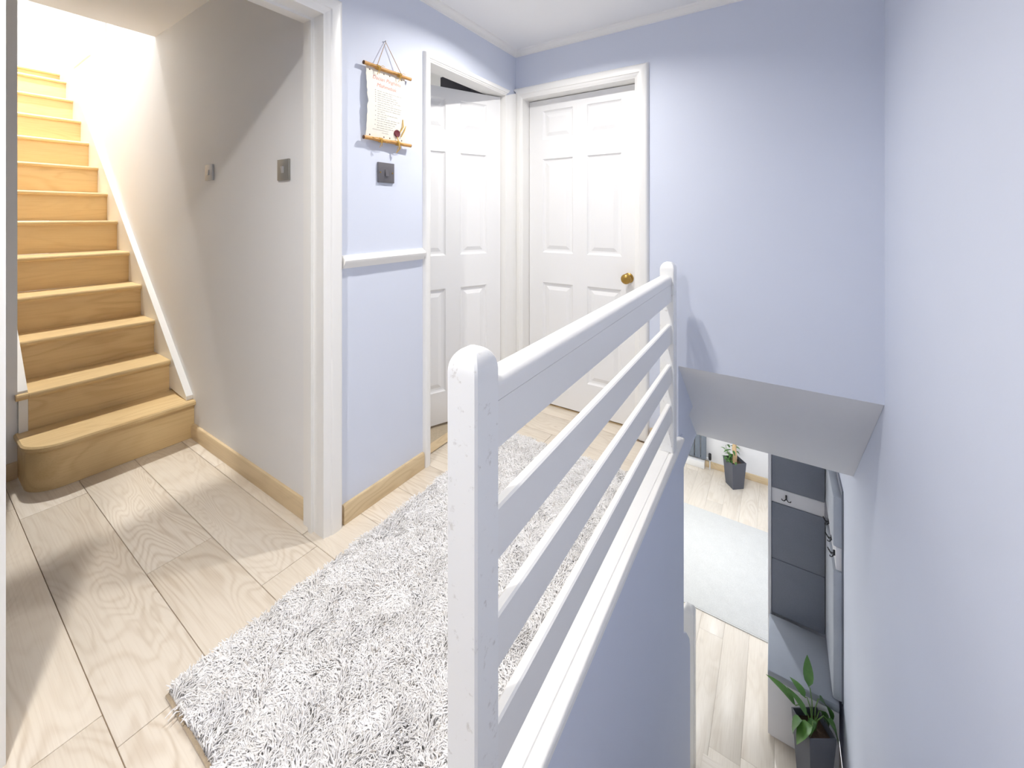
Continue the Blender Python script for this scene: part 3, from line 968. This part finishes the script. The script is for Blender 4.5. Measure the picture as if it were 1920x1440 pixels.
# writing
def text_part(body, size, y, z, mat, shear=0.35):
    cu = bpy.data.curves.new('lettering', 'FONT')
    cu.body = body; cu.size = size; cu.shear = shear; cu.align_x = 'CENTER'; cu.extrude = 0.0001; cu.resolution_u = 3
    tmp = bpy.data.objects.new('lettering', cu)
    COL.objects.link(tmp)
    dg = bpy.context.evaluated_depsgraph_get()
    me = bpy.data.meshes.new_from_object(tmp.evaluated_get(dg))
    bpy.data.objects.remove(tmp); bpy.data.curves.remove(cu)
    for w_ in me.vertices:
        w_.co = Vector((bulge(z + w_.co.y) + 0.0011 + w_.co.z, y + w_.co.x, z + w_.co.y))
    me.materials.clear(); me.materials.append(mat)
    o = bpy.data.objects.new('lettering', me); COL.objects.link(o); o.parent = sheet
    return o
text_part('Dacian Pinghens', 0.0235, -0.006, 0.106, M['red_ink'])
text_part('Mishmebak', 0.0235, -0.010, 0.076, M['red_ink'])
# rows of small writing: broken ink strokes, too small to read
mb = MB()
zz = 0.058
for row in range(17):
    yy = PY0 + 0.052
    if row in (0, 2, 3, 4, 6, 9, 11, 13, 15): mb.box(0, 0, 0, 0, 0, 0) if False else None
    end = PY0 + random.uniform(0.13, 0.19) if row not in (9, 11) else PY0 + 0.09
    if row in (0, 1, 2, 3, 4, 5, 7, 9, 11, 13, 15):
        xb = bulge(zz) + 0.0009
        mb.box(xb, xb + 0.0003, PY0 + 0.040, PY0 + 0.044, zz - 0.0012, zz + 0.0018)
    while yy < end:
        wl = random.uniform(0.008, 0.022)
        xb = bulge(zz) + 0.0009
        q = yy
        while q < yy + wl:
            s_ = random.uniform(0.0012, 0.0030)
            mb.box(xb, xb + 0.0003, q, q + 0.0011, zz - 0.0015, zz - 0.0015 + s_)
            q += 0.0020
        yy += wl + 0.004
    zz -= 0.0098
for row in range(2):
    yy = PY0 + 0.03 + row * 0.05
    while yy < PY0 + 0.115:
        xb = bulge(zz) + 0.0009
        mb.box(xb, xb + 0.0003, yy, yy + 0.001, zz - 0.0015, zz + random.uniform(0, 0.002)); yy += 0.0026
    zz -= 0.010
mb.build('small_writing', M['grey_ink'], sheet, smooth=0)
tag(MB().tube([(LW + 0.0005, 1.200, 2.001), (LW + 0.012, 1.200, 2.003)], [0.0015, 0.0028], 8).build('nail', M['steel']), 'small steel nail in the blue wall holding the scroll twine', 'nail')

# ------------------------------------------------------------------ downlights (light and fitting)
M['lamp_glass'] = emit('lamp_diffuser', (1.0, 0.97, 0.93, 1), 12.0)
def downlight(kind, x, y, zc, watt, label, group, size=0.07, spread=150, col=(1.0, 0.965, 0.92)):
    t = thing(kind + '_downlight_offscreen', label, 'light', (x, y, zc), 0, group)
    MB().lathe([(0.036, 0.0005), (0.046, 0.0005), (0.046, 0.004), (0.040, 0.007), (0.036, 0.006)], (0, 0, 0), (0, 0, -1), 28).build('bezel', M['gloss'], t)
    MB().lathe([(0, 0.0006), (0.0355, 0.0006), (0.0355, 0.0035), (0, 0.0036)], (0, 0, 0), (0, 0, -1), 24).build(kind + '_diffuser_offscreen', M['lamp_glass'], t)
    ld = bpy.data.lights.new('downlight_lamp', 'AREA')
    ld.shape = 'DISK'; ld.size = size; ld.energy = watt; ld.color = col; ld.spread = math.radians(spread)
    lo_ = bpy.data.objects.new(kind + '_lamp_offscreen', ld); COL.objects.link(lo_)
    lo_.parent = t; lo_.location = (0, 0, -0.009)
    return t


# only the lamps whose shadows the photograph shows
downlight('landing', -0.92, 1.60, HC, LANDING_W, 'round white downlight in the landing ceiling between the two panelled doors', None)
downlight('doorway', -0.92, -0.07, HC, DOORWAY_W, 'round white downlight in the landing ceiling by the open doorway', None)
downlight('stair', -4.55, 0.62, 4.9, STAIR_W, 'round white downlight high above the oak staircase', None, size=0.16, col=(1.0, 0.985, 0.96))
downlight('lower_hall', -0.62, 5.15, -0.31, LOWER_W, 'round white downlight in the lower hall ceiling over the pale rug', None, col=(0.95, 0.97, 1.0))

# ------------------------------------------------------------------ lower hall contents
M['flat_rug'] = fabric('flat_woven_rug', srgb(206, 206, 202), 160)
lr = thing('area_rug', 'large pale grey flat rug on the lower hall floor', 'rug', (-0.7, 5.06, ZL))
MB().box(-0.95, 0.72, -0.735, 0.74, 0.0005, 0.010, 0.003).build('woven_field', M['flat_rug'], lr)
MB().box(-0.95, 0.72, -0.748, -0.7355, 0.0005, 0.008).build('binding', M['flat_rug'], lr)
MB().box(-0.95, 0.72, 0.7405, 0.748, 0.0005, 0.008).build('binding', M['flat_rug'], lr)

# hall bench with padded panels
M['grey_pad'] = fabric('grey_upholstery', srgb(128, 133, 145), 380)
M['mid_pad'] = fabric('seat_upholstery', srgb(152, 158, 168), 380)
M['pale_pad'] = fabric('pale_upholstery', srgb(178, 184, 194), 380)
M['bench_white'] = paint('bench_white', srgb(226, 226, 230), 0.45, bump=0.0)
cr = thing('hall_bench', 'white corner hall bench with grey padded back panels and coat hooks', 'bench', (0.14, 3.80, ZL))
co = Vector(cr.location)
def cbox(x0, x1, y0, y1, z0, z1, name, mat, bev=0.0, parent=None):
    return local(MB().box(x0, x1, y0, y1, z0, z1, bev), co).build(name, M[mat], parent or cr)
SZ = -2.10
cbox(-0.066, 0.345, 3.536, 4.05, ZL + 0.03, SZ - 0.055, 'bench_box', 'bench_white', 0.003)
cbox(-0.05, 0.33, 3.56, 4.04, ZL + 0.0005, ZL + 0.0295, 'plinth', 'bench_white')
cbox(-0.068, 0.347, 3.532, 4.05, SZ - 0.0545, SZ, 'seat_cushion', 'mid_pad', 0.012)
cbox(-0.075, -0.052, 4.055, 4.13, ZL + 0.001, -0.60, 'side_stile', 'bench_white', 0.002)
cbox(-0.052, 0.345, 4.105, 4.13, ZL + 0.001, -0.60, 'back_board', 'bench_white')
cbox(-0.050, 0.308, 4.062, 4.104, SZ + 0.004, -1.642, 'padded_panel', 'grey_pad', 0.006)
cbox(-0.050, 0.308, 4.062, 4.104, -1.638, -1.172, 'padded_panel', 'grey_pad', 0.006)
hb = cbox(-0.050, 0.304, 4.070, 4.104, -1.168, -1.050, 'hook_board', 'bench_white', 0.002)
cbox(-0.050, 0.308, 4.062, 4.104, -1.046, -0.61, 'padded_panel', 'grey_pad', 0.006)
cbox(0.312, 0.366, 3.56, 4.10, SZ + 0.004, -1.21, 'padded_panel', 'pale_pad', 0.012)
cbox(0.312, 0.366, 3.56, 4.10, -1.046, -0.70, 'padded_panel', 'pale_pad', 0.012)
hb2 = cbox(0.330, 0.366, 3.57, 4.10, -1.205, -1.050, 'hook_board', 'bench_white', 0.002)
cbox(0.3605, 0.3695, 3.56, 4.12, SZ, -0.65, 'shade_strip', 'grey_pad')  # darker grey strip standing in for the shaded edge of the side panel
def hook(x, y, z, d, par):
    """double coat hook; d = outward direction"""
    d = Vector(d); s = Vector((-d.y, d.x, 0))
    o = Vector((x, y, z)) - co
    mb = MB()
    mb.tube([o + Vector((0, 0, 0.022)), o + Vector((0, 0, -0.012))], 0.006, 8)
    mb.tube([o, o + d * 0.018, o + d * 0.03 + Vector((0, 0, 0.012)), o + d * 0.036 + Vector((0, 0, 0.028))], 0.0035, 8)
    for q in (-1, 1):
        mb.tube([o + Vector((0, 0, -0.008)), o + s * q * 0.014 + d * 0.014 + Vector((0, 0, -0.02)), o + s * q * 0.028 + d * 0.024 + Vector((0, 0, -0.012)), o + s * q * 0.032 + d * 0.026 + Vector((0, 0, -0.002))], 0.0035, 8)
    mb.build('coat_hook', M['black'], par)
hook(0.052, 4.0635, -1.105, (0, -1, 0), hb)
for yy in (3.62, 3.78, 3.97): hook(0.3245, yy, -1.13, (-1, 0, 0), hb2)

# plant pots
M['pot'] = plain('charcoal_plastic', srgb(86, 89, 98), 0.55, var=0.04)
M['soil'] = plain('potting_soil', srgb(70, 52, 40), 0.95, var=0.4, scale=90, bump=0.8)
M['stem'] = plain('green_stem', srgb(96, 130, 64), 0.6, var=0.2, scale=40)
M['trunk'] = plain('pale_trunk', srgb(214, 182, 138), 0.8, var=0.25, scale=60, bump=0.4)
m, nt, b = new_mat('glossy_leaf')
oi = N(nt, 'ShaderNodeObjectInfo')
tc = N(nt, 'ShaderNodeTexCoord'); n1 = N(nt, 'ShaderNodeTexNoise'); n1.inputs['Scale'].default_value = 25
L(nt, tc.outputs['Object'], n1.inputs['Vector'])
c1 = mix_col(nt, n1.outputs[0], srgb(36, 78, 36), srgb(82, 130, 60))
L(nt, mix_col(nt, math_node(nt, 'MULTIPLY', oi.outputs['Random'], 0.35), c1, srgb(118, 160, 80)), b.inputs['Base Color'])
b.inputs['Roughness'].default_value = 0.35
M['leaf'] = m


def square_pot(t, top=0.088, bot=0.064, h=0.40):
    def sq(s, z): return [(s, -s, z), (s, s, z), (-s, s, z), (-s, -s, z)]
    MB().rings([sq(bot, 0.0), sq(bot + 0.001, 0.004), sq(top, h), sq(top - 0.006, h), sq(top - 0.008, h - 0.05)]).build('pot', M['pot'], t)
    MB().rings([sq(top - 0.0085, h - 0.052), sq(top - 0.0085, h - 0.049)]).build('soil', M['soil'], t)


def leaf_mesh(ln, wd, curl):
    mb = MB(); n = 7
    vs, fs = [], []
    for i in range(n):
        t = i / (n - 1)
        w_ = wd * (math.sin(PI * t ** 0.75) ** 0.8 if 0 < t < 1 else 0.02)
        z = -curl * t * t * ln
        vs += [(t * ln, -w_, z + w_ * 0.35), (t * ln, 0, z), (t * ln, w_, z + w_ * 0.35)]
    for i in range(n - 1):
        a = i * 3
        fs += [(a, a + 1, a + 4, a + 3), (a + 1, a + 2, a + 5, a + 4)]
    off = len(vs)
    vs += [(p[0], p[1], p[2] - 0.0012) for p in vs]
    fs += [tuple(off + k for k in reversed(fc)) for fc in fs]
    return mb.add(vs, fs)


def add_leaf(parent, base, yaw, pitch, ln, wd, curl=0.5, roll=0.0):
    o = leaf_mesh(ln, wd, curl).build('leaf', M['leaf'], parent, smooth=60)
    o.matrix_basis = Matrix.Translation(base) @ Matrix.Rotation(yaw, 4, 'Z') @ Matrix.Rotation(-pitch, 4, 'Y') @ Matrix.Rotation(roll, 4, 'X')
    return o


p2 = thing('potted_plant', 'trailing green plant in a tapered charcoal pot in front of the hall bench', 'plant', (0.195, 3.405, ZL), math.radians(33))
square_pot(p2, h=0.42)
stems = [(-0.10, 0.03, 0.50), (-0.05, -0.06, 0.47), (0.02, 0.07, 0.58), (0.06, 0.02, 0.55), (0.07, -0.03, 0.48), (-0.02, 0.05, 0.53), (0.09, 0.05, 0.44), (0.0, -0.03, 0.46)]
mb = MB()
for (x, y_, z) in stems:
    mb.tube([(x * 0.15, y_ * 0.15, 0.37), (x * 0.3, y_ * 0.3, z * 0.93), (x * 0.75, y_ * 0.75, z + 0.015), (x, y_, z)], 0.003, 6)
mb.build('stems', M['stem'], p2)
Y2 = math.radians(33)
for (x, y_, z), yaw, pitch, ln, wd in zip(stems, (2.4, 3.0, 1.0, 0.1, -0.5, 1.9, -0.9, 2.9), (0.9, -0.5, 0.9, -0.6, -0.7, 0.7, -0.9, -0.8), (0.17, 0.15, 0.16, 0.16, 0.13, 0.10, 0.13, 0.12), (0.030, 0.044, 0.030, 0.042, 0.038, 0.026, 0.038, 0.036)):
    add_leaf(p2, Vector((x, y_, z)), yaw, pitch, ln, wd)
add_leaf(p2, Vector((-0.09, -0.02, 0.46)), 2.7, -0.7, 0.12, 0.038)
add_leaf(p2, Vector((-0.06, -0.02, 0.49)), 2.2, 1.1, 0.13, 0.024)

p1 = thing('potted_plant', 'small leafy tree in a tapered charcoal pot against the lower hall wall', 'plant', (-0.525, 6.575, ZL), math.radians(40))
square_pot(p1, top=0.105, bot=0.08, h=0.37)
MB().tube([(0, 0, 0.325), (0.012, 0.004, 0.42), (-0.008, -0.004, 0.52), (0.010, 0.006, 0.64), (0, 0, 0.80)], [0.030, 0.026, 0.028, 0.024, 0.02], 10).build('trunk', M['trunk'], p1)
mb = MB()
for k in range(4):
    a = 2.2 + k * 0.45
    mb.tube([(0.05 * math.cos(a), 0.05 * math.sin(a), 0.33), (0.08 * math.cos(a), 0.08 * math.sin(a), 0.44), (0.12 * math.cos(a), 0.12 * math.sin(a), 0.52)], 0.003, 5)
mb.build('stems', M['stem'], p1)
for k in range(34):
    if k < 18:
        a = 2.2 + random.uniform(-0.4, 1.7); rr = random.uniform(0.05, 0.12); z = random.uniform(0.38, 0.54)
    elif k < 26:
        a = random.uniform(0, 6.28); rr = random.uniform(0.03, 0.08); z = random.uniform(0.345, 0.38)
    else:
        a = random.uniform(0, 6.28); rr = 0.022; z = random.uniform(0.46, 0.75)
    add_leaf(p1, Vector((rr * math.cos(a), rr * math.sin(a), z)), a + random.uniform(-0.8, 0.8), random.uniform(-0.3, 0.8), random.uniform(0.05, 0.075), random.uniform(0.010, 0.016))

# vertical radiator
M['anthracite'] = plain('anthracite_enamel', srgb(120, 130, 142), 0.4, 0.1)
M['chrome'] = plain('white_pipe', srgb(222, 226, 232), 0.3, 0.0)
ra = thing('radiator', 'tall dark grey vertical panel radiator on the lower hall wall', 'radiator', (-1.17, 6.80, ZL))
for k in range(6):
    x1 = 0.25 - k * 0.085
    MB().box(x1 - 0.072, x1, -0.02, 0.012, 0.13, 1.75, 0.006).build('panel', M['anthracite'], ra)
MB().tube([(-0.26, 0.022, 0.145), (0.25, 0.022, 0.145)], 0.011, 10).build('collector', M['anthracite'], ra)
MB().tube([(-0.26, 0.022, 1.72), (0.25, 0.022, 1.72)], 0.011, 10).build('collector', M['anthracite'], ra)
MB().lathe([(0, 0), (0.016, 0), (0.021, 0.01), (0.021, 0.085), (0.017, 0.095), (0, 0.096)], (0.30, -0.012, 0.145), (0, 0, 1), 14).build('valve', M['black'], ra)
MB().tube([(0.245, 0.0, 0.16), (0.30, -0.012, 0.16)], 0.008, 8).build('valve_tail', M['chrome'], ra)
MB().tube([(0.30, -0.012, 0.001), (0.30, -0.012, 0.144)], 0.0075, 8).build('pipe', M['chrome'], ra)
tag(MB().box(-1.50, -0.94, 6.74, 6.83, ZL + 0.001, ZL + 0.105, 0.006).build('pipe_boxing', M['gloss']), 'white boxed ledge on the floor beneath the dark radiator', 'ledge')
